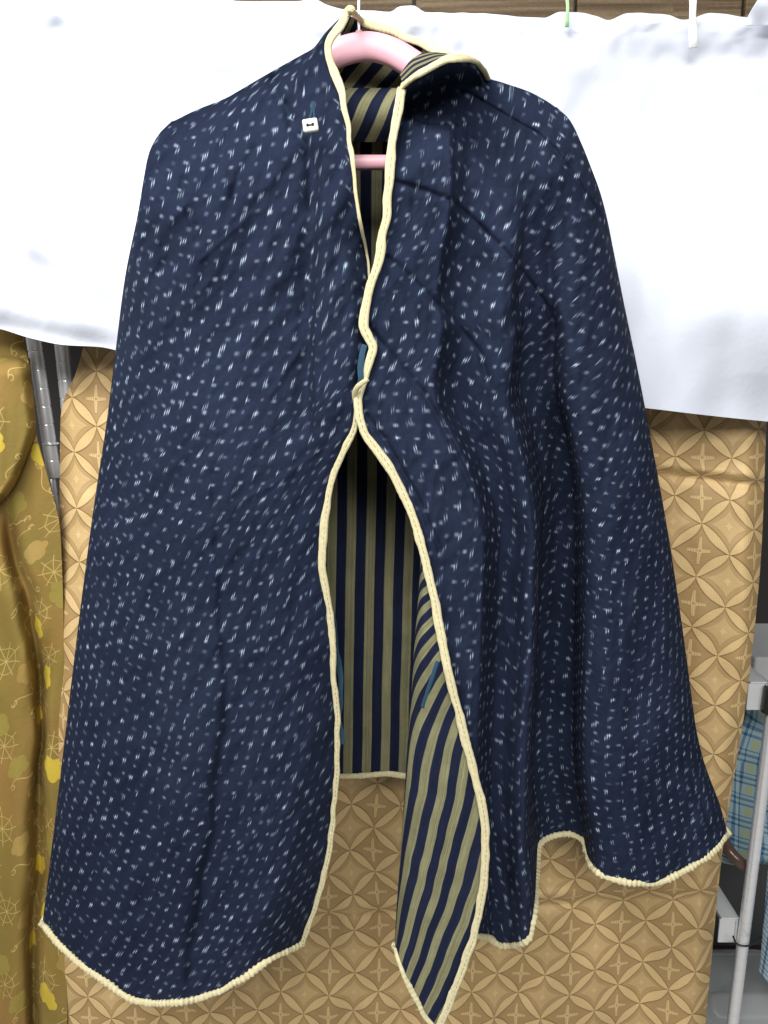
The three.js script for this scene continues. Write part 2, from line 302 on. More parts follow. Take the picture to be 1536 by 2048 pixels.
// --- back, closing the cape from one side to the other
const Lcol = GL.F.map((r) => r[r.length - 1]), Rcol = GR.F.map((r) => r[r.length - 1]);
const pick = (col, v) => { const q = v * (col.length - 1), i = Math.min(col.length - 2, Math.floor(q)); return col[i].clone().lerp(col[i + 1], q - i); };
const RcolV = (v) => { let lo = 0; const n = GR.F.length - 1; let j = 0; while (j < n - 1 && vSpace((j + 1) / n) < v) j++; const v0 = vSpace(j / n), v1 = vSpace((j + 1) / n); return Rcol[j].clone().lerp(Rcol[j + 1], clamp((v - v0) / (v1 - v0))); };
const backTop = spline([[0, 345, 243], [0.05, 380, 246], [0.18, 470, 212], [0.36, 620, 140], [0.44, 690, 160], [0.58, 805, 170], [0.66, 900, 175], [0.82, 1010, 190], [0.95, 1085, 222], [1, 1112, 215]]);
const HEMY = 0.578;
function back(b, v) {
  const L = pick(Lcol, v), R = RcolV(v), L0 = Lcol[0], R0 = Rcol[0], L1 = Lcol[Lcol.length - 1], R1 = Rcol[Rcol.length - 1];
  const [tx, ty] = backTop(b), T = at(tx, ty, b > 0.4 && b < 0.64 ? -0.05 : -0.038);
  T.z = -0.036 - 0.012 * sm(0, 0.08, b) * (1 - sm(0.92, 1, b)) - 0.045 * sm(0.34, 0.44, b) * (1 - sm(0.58, 0.68, b));
  const w = Math.pow(Math.sin(Math.PI * b), 0.7), H = L1.clone().lerp(R1, b); H.y += w * (HEMY - (L1.y + R1.y) / 2); H.y = mix(H.y, HEMY + 0.012 - 0.05 * (b - 0.45), sm(0.15, 0.36, b) * (1 - sm(0.62, 0.82, b)));
  const p = T.multiplyScalar(1 - v).addScaledVector(H, v).addScaledVector(L, 1 - b).addScaledVector(R, b);
  p.addScaledVector(L0, -(1 - b) * (1 - v)).addScaledVector(R0, -b * (1 - v)).addScaledVector(L1, -(1 - b) * v).addScaledVector(R1, -b * v);
  const want = -0.157, m = Math.pow(Math.max(0, 1 - Math.pow(Math.abs(2 * b - 1), 3)), 0.5);
  p.z = mix(p.z, want + 0.006 * Math.sin(b * 40 + v * 3) * v, m * sm(0, 0.22, v));
  return p;
}
const BG = [];
for (let j = 0; j < 160; j++) { const r = []; for (let i = 0; i < 240; i++) { const t = i / 239, b = 0.5 - 0.5 * Math.cos(Math.PI * t) * (0.6 + 0.4 * Math.abs(Math.cos(Math.PI * t))); r.push(back(clamp(b), j / 159)); } BG.push(r); }
part('back_panel', gridGeometry(BG, arcUV(BG, 120, 60), true), indigo, cape);
const BI = offsetGrid(BG, 0.006).slice(5).map((r) => r.slice(46, -46)).map((r, j) => r.map((p, i) => { const q = p.clone(); q.z += 0.0022 * fbm(q.x * 22, q.y * 7, 71) + 0.0012 * noise(q.x * 60, q.y * 50, 73); return q; }));
part('lining', gridGeometry(BI, BI.map((r) => r.map((p) => [p.x * 0.90 - 0.020 * (p.y - 1) + 0.0035 + 0.0012 * noise(p.y * 14, p.x * 8, 75), p.y]))), lining, cape, 'olive and navy striped lining of the back');
// --- turned-back corner of the viewer's right front, lining outward
const flapFold = edgeSpline([[1085, 842], [1120, 841], [1200, 836], [1300, 828], [1400, 822], [1500, 814], [1600, 808], [1700, 801], [1800, 794], [1890, 789]]);
const flapEdgeKeys = [[1085, 845], [1120, 852], [1200, 869], [1260, 880], [1320, 892], [1380, 905], [1440, 921], [1500, 937], [1560, 953], [1600, 962], [1640, 968], [1690, 971], [1740, 969], [1800, 961], [1860, 950], [1920, 930], [1980, 908], [2048, 880], [2062, 872]];
const flapEdge = edgeSpline(flapEdgeKeys);
const flapHem = spline([[0, 789, 1890], [0.25, 800, 1925], [0.5, 818, 1970], [0.75, 845, 2022], [1, 872, 2062]]);
const flapTop = spline([[0, 842, 1085], [1, 845, 1085]]);
const patchF = coons(flapTop, flapHem, flapFold, flapEdge);
const foldZ = (v) => { const y = flapFold(v)[1], vv = (y - 174) / (1890 - 174); return zR(0, clamp(vv), false); };
function zF(a, v, fine) {
  const z0 = foldZ(v), [x, y] = patchF(a, v);
  let z = z0 + 0.034 * Math.sqrt(Math.max(0, 1 - Math.pow(1 - clamp(a / 0.45), 2))) * (0.35 + 0.65 * sm(0, 0.25, v)) + 0.022 * a * v;
  if (fine) z += sm(0, 0.15, a) * (0.002 * fbm(x / 50, y / 160, 81) + 0.001 * noise(x / 16, y / 30, 83));
  return z;
}
const FG = [];
for (let j = 0; j < 200; j++) { const r = []; for (let i = 0; i < 64; i++) { const a = i / 63, v = j / 199, [x, y] = patchF(a, v); r.push(at(x, y, zF(a, v, true))); } FG.push(r); }
const leanAt = spline([[0, 1.2], [0.12, 0.95], [0.20, 0.60], [0.26, 0.26], [0.36, 0.13], [0.56, 0.10], [0.75, 0.16]]);   // slant of the stripes along the cloth
const FU = arcUV(FG, 0, 0).map((r) => r.map(([u, t]) => { let k = 0; for (let q = 0; q < 24; q++) k += leanAt(-t * (q + 0.5) / 24)[0] * -t / 24; return [0.92 * (u + k) - 0.10 * Math.min(0.3, -t) + 0.0012 * noise(-t * 26, u * 20, 87) + 0.006, t]; }));
part('turned_corner', gridGeometry(FG, FU), lining, cape, 'front corner folded outward with its striped lining showing');
part('turned_corner', gridGeometry(offsetGrid(FG, -0.005), FU.map((r) => r.map(([u, v]) => [u, v])), true), indigo, cape);

// --- cream binding: a folded strip with a stitched groove, swept along an edge
function sweep(pts, { w = 0.0065, h = 0.0042, rib = 0, pitch = 0.005, groove = 0.5, wAt, up, shift = 0 } = {}) {
  const curve = new THREE.CatmullRomCurve3(pts), len = curve.getLength(), n = Math.max(12, Math.min(900, Math.round(len / 0.0013))), K = 16;
  const P = [], U = []; let prev = null;
  w *= 0.70; h *= 0.52;
  const C = curve.getSpacedPoints(n);
  for (let i = 0; i <= n; i++) {
    const t = C[Math.min(n, i + 1)].clone().sub(C[Math.max(0, i - 1)]).normalize(), s = len * i / n;
    const nrm = (up ? up(i / n) : new THREE.Vector3(0, 0.12, 1)).clone(); nrm.addScaledVector(t, -nrm.dot(t)).normalize();
    if (prev && nrm.dot(prev) < 0) nrm.negate(); prev = nrm;
    const W = t.clone().cross(nrm).normalize();
    const k = wAt ? wAt(i / n) : 1, nw = 1 + 0.10 * noise(s * 70, 3, 91) + 0.05 * noise(s * 260, 5, 92), r = rib ? rib * (0.5 + 0.5 * Math.sin(s / pitch * 6.283 + 2 * noise(s * 40, 1, 93))) * (0.6 + 0.5 * noise(s * 120, 2, 94)) : 0;
    const wob = 0.0009 * noise(s * 55, 7, 95), rowP = [], rowU = [];
    for (let q = 0; q <= K; q++) {
      const th = q / K * Math.PI * 2, c = Math.cos(th), sn = Math.sin(th);
      const g = sn > 0 ? 1 - groove * Math.exp(-Math.pow((c - 0.12) / 0.2, 2)) : 1;
      rowP.push(C[i].clone().addScaledVector(W, w * k * nw * c * (1 + r * 0.6) + wob + shift).addScaledVector(nrm, h * Math.min(1, k * 1.2) * sn * g * (1 + r) + 0.0012));
      rowU.push([q / K * 0.03, s]);
    }
    P.push(rowP); U.push(rowU);
  }
  for (const e of [n, 0]) { const c = C[e].clone(), row = P[e].map(() => c.clone()); if (e) { P.push(row); U.push(U[U.length - 1]); } else { P.unshift(row); U.unshift(U[0]); } }
  return gridGeometry(P, U, true);
}
function stitches(pts, off) {                                        // dashes of thread along the groove
  const curve = new THREE.CatmullRomCurve3(pts), n = Math.round(curve.getLength() / 0.0062), C = curve.getSpacedPoints(n * 2), G = [];
  for (let i = 0; i < n; i++) { const a = C[2 * i], b = a.clone().lerp(C[2 * i + 1], 1.25), d = b.clone().sub(a), l = d.length(); d.normalize(); const g = new THREE.CylinderGeometry(0.00042, 0.00042, l, 5).applyQuaternion(new THREE.Quaternion().setFromUnitVectors(new THREE.Vector3(0, 1, 0), d)); const m = a.lerp(b, 0.5); G.push(g.translate(m.x + off, m.y, m.z + 0.0026)); }
  return mergeGeometries(G);
}
const strip = (f, a, b, n) => Array.from({ length: n }, (_, i) => f(mix(a, b, i / (n - 1))));
const onL = (a, v, d = 0) => { const [x, y] = patchL(a, v); return at(x, y, zL(a, v, false) + d); };
const onR = (a, v, d = 0) => { const [x, y] = patchR(a, v); return at(x, y, zR(a, v, false) + d); };
const onF = (a, v, d = 0) => { const [x, y] = patchF(a, v); return at(x, y, zF(a, v, false) + d); };
const thinL = spline([[0, 1], [0.06, 0.95], [0.11, 0.62], [0.18, 0.42], [0.25, 0.3], [0.36, 0.3], [0.41, 0.8], [0.46, 0.8], [0.52, 1], [0.62, 0.85], [0.75, 0.75], [1, 0.8]]);
part('binding', sweep(strip((v) => onL(0, v, 0.005), 0, 1, 130), { wAt: (t) => thinL(t)[0], groove: 0.62 }), cream, cape);
const vSplit = (1085 - 174) / (1890 - 174);
const rawEdge = strip((v) => onR(0, v, 0.006), 0.002, vSplit - 0.01, 100).concat(strip((v) => onF(1, v, 0.005), 0.03, 1, 90));
const rightEdge = rawEdge.map((p, i) => { if (i < 85 || i > 125) return p; const q = new THREE.Vector3(); for (let k = -8; k <= 8; k++) q.addScaledVector(rawEdge[i + k], 1 / 17); return p.clone().lerp(q, sm(85, 93, i) * (1 - sm(117, 125, i))); });
{ const m = part('stitching', stitches(rightEdge, 0.0006), threadMat, cape); m.userData.kind = 'stuff'; }
part('binding', sweep(rightEdge, { w: 0.0068, groove: 0.62 }), cream, cape);
{ const m = part('stitching', stitches(strip((v) => onL(0, v, 0.005), 0.42, 1, 80), 0.0006), threadMat, cape); m.userData.kind = 'stuff'; }
part('binding', sweep(strip((a) => onL(a, 1, 0.002), 0, 1, 80), { w: 0.0052, h: 0.005, rib: 0.85, groove: 0.1, pitch: 0.0062 }), cream, cape);
part('binding', sweep(strip((a) => onR(a, 1, 0.002), 0, 1, 160), { w: 0.0050, h: 0.005, rib: 0.85, groove: 0.1, pitch: 0.0062 }), cream, cape);
part('binding', sweep(strip((a) => onF(a, 1), 0, 1, 30), { w: 0.0045, h: 0.004, rib: 0.25, groove: 0.1, pitch: 0.006 }), cream, cape);
part('binding', sweep(strip((t) => BG[159][Math.round(t * 239)].clone().add(new THREE.Vector3(0, 0, 0.007)), 0, 1, 90), { w: 0.0055, h: 0.005, rib: 0.25, groove: 0.1, pitch: 0.006 }), cream, cape);
// collar: standing back edge, turned-down edge, neck facings
const backCollar = spline([[0, 700, 20, 0.0], [0.08, 708, 30, -0.03], [0.2, 724, 44, -0.055], [0.5, 782, 64, -0.06], [0.8, 840, 88, -0.05], [1, 898, 116, -0.02]]);
const turned = spline([[0, 806, 174], [0.3, 850, 143], [0.55, 902, 118], [0.78, 945, 122], [0.93, 968, 146], [1, 974, 158]]);
const turnedZ = spline([[0, 0.014], [0.3, 0.047], [0.55, 0.055], [0.78, 0.03], [0.93, -0.02], [1, -0.036]]);
part('binding', sweep(strip((t) => { const [x, y, z] = backCollar(t); return at(x, y, z); }, 0, 1, 40), { w: 0.0062, h: 0.0055, rib: 0.2, groove: 0.1, pitch: 0.0048, up: () => new THREE.Vector3(0, 0.3, 1) }), cream, cape);
part('binding', sweep(strip((t) => { const [x, y] = turned(t); return at(x, y, turnedZ(t)[0] + 0.003); }, 0, 1, 50), { w: 0.0058, h: 0.0048, rib: 0.12, groove: 0.4, pitch: 0.008, up: () => new THREE.Vector3(0, 0.35, 1) }), cream, cape);
function loose(C0, C1, n, m, slant, shift, mat, name, label, dz = () => 0) {   // ruled piece of cloth between two [x, y, z] curves
  const P = [];
  for (let j = 0; j < n; j++) { const r = []; for (let i = 0; i < m; i++) { const t = i / (m - 1), q = j / (n - 1), A = C0(t), B = C1(t), x = mix(A[0], B[0], q), y = mix(A[1], B[1], q); r.push(at(x, y, mix(A[2], B[2], q) + dz(t, q))); } P.push(r); }
  const U = rotUV(arcUV(P, m >> 1, n >> 1), slant).map((r) => r.map(([u, v]) => [u + shift, v]));
  return part(name, sheet(P, U, 0.003), mat, cape, label);
}
loose(spline([[0, 692, 26, -0.03], [0.15, 715, 40, -0.062], [0.5, 785, 66, -0.066], [1, 880, 110, -0.036]]), spline([[0, 668, 186, -0.075], [0.5, 745, 182, -0.088], [1, 830, 186, -0.06]]), 24, 50, 26, 0.004, lining, 'collar_lining', 'striped inner face of the collar', (t, q) => -0.012 * Math.sin(Math.PI * q));
loose(spline([[0, 672, 176, -0.066], [0.5, 745, 176, -0.078], [1, 825, 176, -0.056]]), spline([[0, 685, 282, -0.072], [0.5, 745, 284, -0.08], [1, 810, 280, -0.066]]), 30, 40, 24, 0.003, lining, 'neck_facing', 'striped facing below the collar seam', (t, q) => 0.022 * Math.sin(Math.PI * Math.pow(q, 0.8)));
loose(spline([[0, 800, 150, -0.04], [0.25, 826, 112, -0.05], [0.5, 862, 102, -0.045], [0.75, 905, 108, -0.03], [1, 968, 140, -0.036]]), spline([[0, 806, 172, 0.012], [0.3, 850, 141, 0.045], [0.55, 902, 116, 0.052], [0.78, 945, 121, 0.026], [1, 972, 152, -0.034]]), 20, 50, -62, 0.004, lining, 'collar_lining', 'collar turned outward over the shoulder', (t, q) => 0.006 * Math.sin(Math.PI * q));
// little crossed end of the binding where the two fronts meet, and stitches
part('binding', sweep([at(713, 812, 0.020), at(711, 790, 0.030), at(716, 774, 0.038), at(727, 764, 0.044), at(736, 757, 0.046)], { w: 0.0042, h: 0.004, groove: 0.1 }), cream, cape, 'loose crossed end of the binding');
function ribbon(pts, w, name, parent, label) { return part(name, sweep(pts, { w, h: 0.0012, groove: 0 }), ribbonMat, parent, label); }
ribbon([at(730, 690, 0.028), at(723, 712, 0.030), at(720, 735, 0.031), at(722, 760, 0.031), at(717, 778, 0.026)], 0.0046, 'ribbon', cape, 'faded blue tie between the fronts');
ribbon([at(662, 1215, -0.024), at(669, 1260, -0.026), at(677, 1320, -0.026), at(682, 1380, -0.026), at(679, 1430, -0.026), at(684, 1488, -0.026)], 0.0046, 'ribbon', cape, 'faded blue tie hanging inside the front edge');
ribbon([at(876, 1322, 0.062), at(866, 1345, 0.062), at(856, 1380, 0.060), at(846, 1415, 0.057)], 0.0034, 'ribbon', cape, 'navy tie on the turned corner');
// button with its cord
{
  const p = at(621, 251, 0.030), button = part('button', new RoundedBoxGeometry(0.0155, 0.0126, 0.006, 3, 0.0022).rotateZ(0.14).translate(p.x, p.y, p.z), std({ color: lin(0.80, 0.79, 0.68), roughness: 0.35 }), cape, 'small rectangular cream button');
  const hole = (dx) => new THREE.CylinderGeometry(0.0016, 0.0016, 0.0004, 14).rotateX(Math.PI / 2).translate(p.x + dx, p.y + dx * 0.14, p.z + 0.0032);
  const holes = mergeGeometries([hole(-0.0026), hole(0.0026), new THREE.BoxGeometry(0.006, 0.0013, 0.0007).rotateZ(0.1).translate(p.x, p.y - 0.0003, p.z + 0.0034)]);
  const h = new THREE.Mesh(holes, std({ color: lin(0.02, 0.02, 0.02) })); h.name = 'hole'; h.castShadow = h.receiveShadow = true; holes.translate(-cape.position.x, -cape.position.y, -cape.position.z); button.add(h);
  for (const s of [-1, 1]) {
    const tb = new THREE.TubeGeometry(new THREE.CatmullRomCurve3([at(626 + s, 205, 0.018), at(626 + s * 2, 222, 0.027), at(623 + s * 6, 246, 0.032)]), 14, 0.0014, 7);
    part('cord', tb, ribbonMat, cape);
  }
}

// ---------------------------------------------------------------- pink hanger
const hanger = thing('clothes_hanger', 'pink plastic hanger with a metal hook inside the cape collar', 'hanger', [at(747, 100, -0.05).x, 1.40, -0.05]);
{
  const ell = (pts, w, h) => {                                      // oval bar
    const c = new THREE.CatmullRomCurve3(pts), P = [], U = []; const n = 90, C = c.getSpacedPoints(n);
    for (let i = 0; i <= n; i++) { const t = C[Math.min(n, i + 1)].clone().sub(C[Math.max(0, i - 1)]).normalize(), nn = new THREE.Vector3(0, 0, 1), W = t.clone().cross(nn), r = [], u = []; for (let q = 0; q <= 24; q++) { const th = q / 24 * Math.PI * 2, k = 0.86; r.push(C[i].clone().addScaledVector(W, w * Math.sign(Math.cos(th)) * Math.pow(Math.abs(Math.cos(th)), k)).addScaledVector(nn, h * Math.sign(Math.sin(th)) * Math.pow(Math.abs(Math.sin(th)), k))); u.push([q / 24, i / n]); } P.push(r); U.push(u); }
    return gridGeometry(P, U, true);
  };
  const z = -0.050;
  part('shoulder_arm', ell([[400, 262], [480, 228], [570, 178], [640, 124], [690, 101], [735, 93], [780, 103], [830, 132], [900, 180], [980, 215], [1070, 262]].map(([x, y]) => at(x, y, z)), 0.0145, 0.0095), pink, hanger);
  part('trouser_bar', ell([[400, 262], [392, 285], [410, 312], [470, 324], [740, 325], [1000, 324], [1058, 312], [1078, 285], [1070, 262]].map(([x, y]) => at(x, y, z)), 0.0078, 0.0075), pink, hanger);
  const b = at(718, 72, z);
  part('neck', new THREE.CylinderGeometry(0.0035, 0.006, 0.010, 18).translate(b.x, b.y, b.z), pink, hanger);
  const hook = [[0, -0.004, 0], [0, 0.03, 0], [0.001, 0.05, 0], [0.0, 0.066, 0.001]].map(([x, y, q]) => new THREE.Vector3(b.x + x, b.y + y, b.z + q));
  const c = new THREE.Vector3(b.x + 0.0065, b.y + 0.083, b.z);
  for (let i = 0; i <= 16; i++) { const th = Math.PI * (1.12 - 1.55 * i / 16); hook.push(new THREE.Vector3(c.x + 0.0062 * Math.cos(th), c.y + 0.017 * Math.sin(th) * 0.9, c.z + 0.013 * Math.cos(th))); }
  part('hook', new THREE.TubeGeometry(new THREE.CatmullRomCurve3(hook), 90, 0.0017, 10), chrome, hanger);
  const rail = thing('hanging_rail', 'chrome rail above the cape that carries the hanger', 'rail', [0, c.y, c.z]);
  part('rod', new THREE.CylinderGeometry(0.0065, 0.0065, 1.9, 24).rotateZ(Math.PI / 2).translate(0, c.y + 0.006, c.z), chrome, rail);
}

// ---------------------------------------------------------------- white cloth over the rail behind
{
  const top = spline([[-120, -34], [0, -26], [300, -12], [430, 0], [520, 6], [600, 4], [632, 1], [655, 12], [700, 22], [780, 25], [800, 14], [825, 14], [850, 27], [960, 29], [1050, 36], [1085, 38], [1118, 26], [1140, 26], [1190, 33], [1215, 42], [1255, 28], [1335, 31], [1362, 42], [1420, 28], [1480, 36], [1536, 44], [1660, 50]]);
  const bot = spline([[-120, 640], [0, 658], [60, 676], [130, 690], [200, 694], [240, 702], [500, 742], [900, 782], [1290, 816], [1400, 829], [1536, 843], [1660, 852]]);
  const P = [], N = 170, M = 260;
  const zz = (x, y, q) => {
    let z = -0.172;
    z += 0.022 * fbm(x / 230, y / 380, 101) + 0.0035 * (ridge((x + y * 0.5) / 120, (y - x * 0.4) / 260, 106) - 0.5) + 0.004 * noise(x / 90, y / 260, 104);
    z += 0.013 * Math.exp(-Math.pow((y - (600 + x * 0.22)) / 46, 2)) * (1 - sm(140, 330, x));           // rolled lower edge
    z -= 0.006 * Math.exp(-Math.pow((y - (655 + x * 0.18)) / 24, 2)) * (1 - sm(150, 330, x));
    z += 0.017 * Math.exp(-Math.pow((y - (440 + x * 0.62)) / 40, 2)) * (1 - sm(150, 330, x));
    z += 0.030 * sm(1180, 1330, x + 0.25 * (y - 500)) * sm(330, 640, y) - 0.008 * Math.exp(-Math.pow((x - 1225 - 0.28 * (y - 480)) / 40, 2)) * sm(380, 560, y);
    z -= 0.052 * sm(600, 850, y) * sm(1260, 1536, x);
    return z;
  };
  for (let j = 0; j < N; j++) { const r = []; for (let i = 0; i < M; i++) {
    const x = mix(-120, 1660, i / (M - 1)), ty = top(x)[0], by = bot(x)[0];
    if (j < 24) { // over the roll
      const th = mix(Math.PI * 1.05, 0, j / 23), R = 0.017 + 0.003 * noise(x / 38, 1, 111), c = at(x, ty, -0.185); r.push(new THREE.Vector3(c.x, c.y - R + R * Math.sin(th), -0.185 + R * Math.cos(th) + 0.0015 * noise(x / 22, j / 5, 113)));
    } else { const q = (j - 23) / (N - 24), c = at(x, ty, -0.185), e = at(x, by, -0.172), y0 = ty + 28, y = mix(y0, by, q);
      const wr = 0.0042 * (1 - sm(0, 0.12, q)), p = at(x, y, mix(-0.168 + 0.0015 * noise(x / 22, 4.6, 113), zz(x, y, q), sm(0, 0.14, q)) - 0.004 * Math.exp(-Math.pow((q - 0.075) / 0.03, 2)) * (0.6 + 0.5 * noise(x / 60, 3, 115)) + wr * noise(x / 26, y / 40, 117)); r.push(p); }
  } P.push(r); }
  const cloth = thing('white_cloth', 'plain white cloth draped over a rail behind the cape', 'cloth', at(768, 835, -0.18).toArray());
  part('fabric', sheet(P, P.map((r) => r.map((p) => [p.x, p.y])), 0.0015), white, cloth);
  const t = at(768, 30, -0.185);
}

// ---------------------------------------------------------------- tan brocade with linked circles
const SH = 0.0780, SN = 1024;
function shippo(px, py) {
  const x = px / SN * 2, y = py / SN * 2, p = x + y, q = y - x;      // two repeats across
  const ti = (k) => k - Math.floor(k);
  const leaf = (t, w) => { const hw = 0.128 * Math.pow(Math.sin(Math.PI * t), 0.62); return (hw - Math.abs(w)) / 0.02; };
  const wq = q - Math.round(q), wp = p - Math.round(p);
  const l1 = leaf(ti(p), wq), l2 = leaf(ti(q), wp), l = clamp(Math.max(l1, l2), 0, 1);
  const ci = Math.floor(p), cj = Math.floor(q), dx = ((p - ci - 0.5) - (q - cj - 0.5)) / 2, dy = ((p - ci - 0.5) + (q - cj - 0.5)) / 2;
  const cross = ((ci - cj) % 2 + 2) % 2 === 0;
  let m = 0, h = 0;
  if (cross) {
    const v = Math.abs(dy) < 0.26 && Math.abs(dx) < 0.042 * (1 - 0.5 * Math.abs(dy) / 0.26) ? 0.82 + 0.18 * Math.sin(dx * 200) : 0;
    const hz = Math.abs(dx) < 0.2 && Math.abs(dy) < 0.045 * (1 - 0.45 * Math.abs(dx) / 0.2) ? 0.75 + 0.25 * Math.sin(dx * 150) : 0;
    m = Math.max(v, hz) * (Math.hypot(dx, dy) < 0.02 ? 0.2 : 1);
  } else {
    const s = Math.pow(Math.abs(dx) / 0.33, 0.72) + Math.pow(Math.abs(dy) / 0.33, 0.72), s2 = Math.pow(Math.abs(dx) / 0.09, 0.6) + Math.pow(Math.abs(dy) / 0.13, 0.6);
    m = 0.45 * (1 - sm(0.92, 1.04, s)) + 0.35 * (1 - sm(0.8, 1.1, s2));
  }
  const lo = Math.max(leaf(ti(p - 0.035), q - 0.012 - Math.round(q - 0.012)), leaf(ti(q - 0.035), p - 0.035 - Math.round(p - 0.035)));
  const rim = clamp(1 - Math.abs(Math.max(l1, l2) + 0.6) / 0.9) * 0.7 + 0.9 * clamp(lo, 0, 1) * (1 - l);      // woven outline plus a painted shade line on one side of each leaf
  const ribs = 0.5 + 0.5 * Math.sin((l1 > l2 ? x : x) * 6.283 * 22);
  return { l, m, rim, ribs, cross: cross ? 1 : 0 };
}
const shMap = texture(SN, SN, (x, y) => {
  const s = shippo(x, y), g = (hash(x, y, 21) - 0.5) * 0.05 + (hash(0, y >> 1, 22) - 0.5) * 0.03;
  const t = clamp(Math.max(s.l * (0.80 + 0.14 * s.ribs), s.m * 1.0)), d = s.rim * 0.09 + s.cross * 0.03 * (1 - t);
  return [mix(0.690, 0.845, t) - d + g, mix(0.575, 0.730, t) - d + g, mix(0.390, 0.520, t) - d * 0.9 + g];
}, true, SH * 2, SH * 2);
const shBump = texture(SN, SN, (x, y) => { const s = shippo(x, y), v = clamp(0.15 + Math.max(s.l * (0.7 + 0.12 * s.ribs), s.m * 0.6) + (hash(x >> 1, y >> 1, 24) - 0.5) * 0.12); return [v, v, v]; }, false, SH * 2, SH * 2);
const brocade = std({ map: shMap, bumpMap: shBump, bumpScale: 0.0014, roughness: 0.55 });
{
  const left = spline([[560, 190], [700, 165], [750, 150], [800, 128], [840, 121], [1150, 118], [1500, 114], [1850, 108], [2160, 98]]);
  const right = spline([[560, 1552], [850, 1533], [1080, 1524], [1350, 1499], [1720, 1443], [2048, 1411], [2160, 1400]]);
  const P = [], U = [], N = 300, M = 300;
  const tuck1 = (x) => 1822 - (x - 700) * 0.055, tuck2 = (x) => 955 + (x - 1450) * 0.12;
  for (let j = 0; j < N; j++) { const r = [], u = []; for (let i = 0; i < M; i++) {
    const y = mix(560, 2160, j / (N - 1)), t = i / (M - 1), x = mix(left(y)[0], right(y)[0], t);
    let z = -0.224 + 0.030 * fbm(x / 150, y / 800, 121) + 0.005 * noise(x / 70, y / 420, 122) + 0.003 * noise(x / 60, y / 120, 123);
    z -= 0.028 * Math.pow(clamp(1 - (x - left(y)[0]) / 60), 2); z -= 0.022 * Math.pow(clamp(1 - (right(y)[0] - x) / 40), 2);
    const d1 = y - tuck1(x), d2 = y - tuck2(x), k2 = sm(1100, 1250, x), k1 = 0.35 + 0.65 * sm(-0.2, 0.5, noise(x / 150, 3, 125));
    z += k1 * 0.006 * Math.exp(-Math.pow((d1 + 10) / 12, 2)) - k1 * 0.007 * Math.exp(-Math.pow((d1 - 8) / 10, 2));
    z += k2 * 0.006 * Math.exp(-Math.pow((d2 + 10) / 12, 2)) - k2 * 0.007 * Math.exp(-Math.pow((d2 - 8) / 10, 2));
    z += 0.0024 * noise(x / 32, y / 44, 127);
    const p = at(x, y, z); r.push(p);
    const jump = 0.020 * sm(-9, 9, d1) + 0.018 * k2 * sm(-9, 9, d2);
    u.push([p.x + 0.0125 + 0.005 * noise(x / 150, y / 170, 128) + 0.002 * noise(x / 60, y / 70, 130), p.y - jump + 0.018 + 0.005 * noise(x / 140, y / 150, 129) + 0.002 * noise(x / 64, y / 60, 132)]);
  } P.push(r); U.push(u); }
  const o = thing('tan_brocade', 'tan brocade cloth with linked circle pattern hanging behind the cape', 'cloth', at(768, 2160, -0.205).toArray());
  part('fabric', sheet(P, U, 0.002), brocade, o);
}

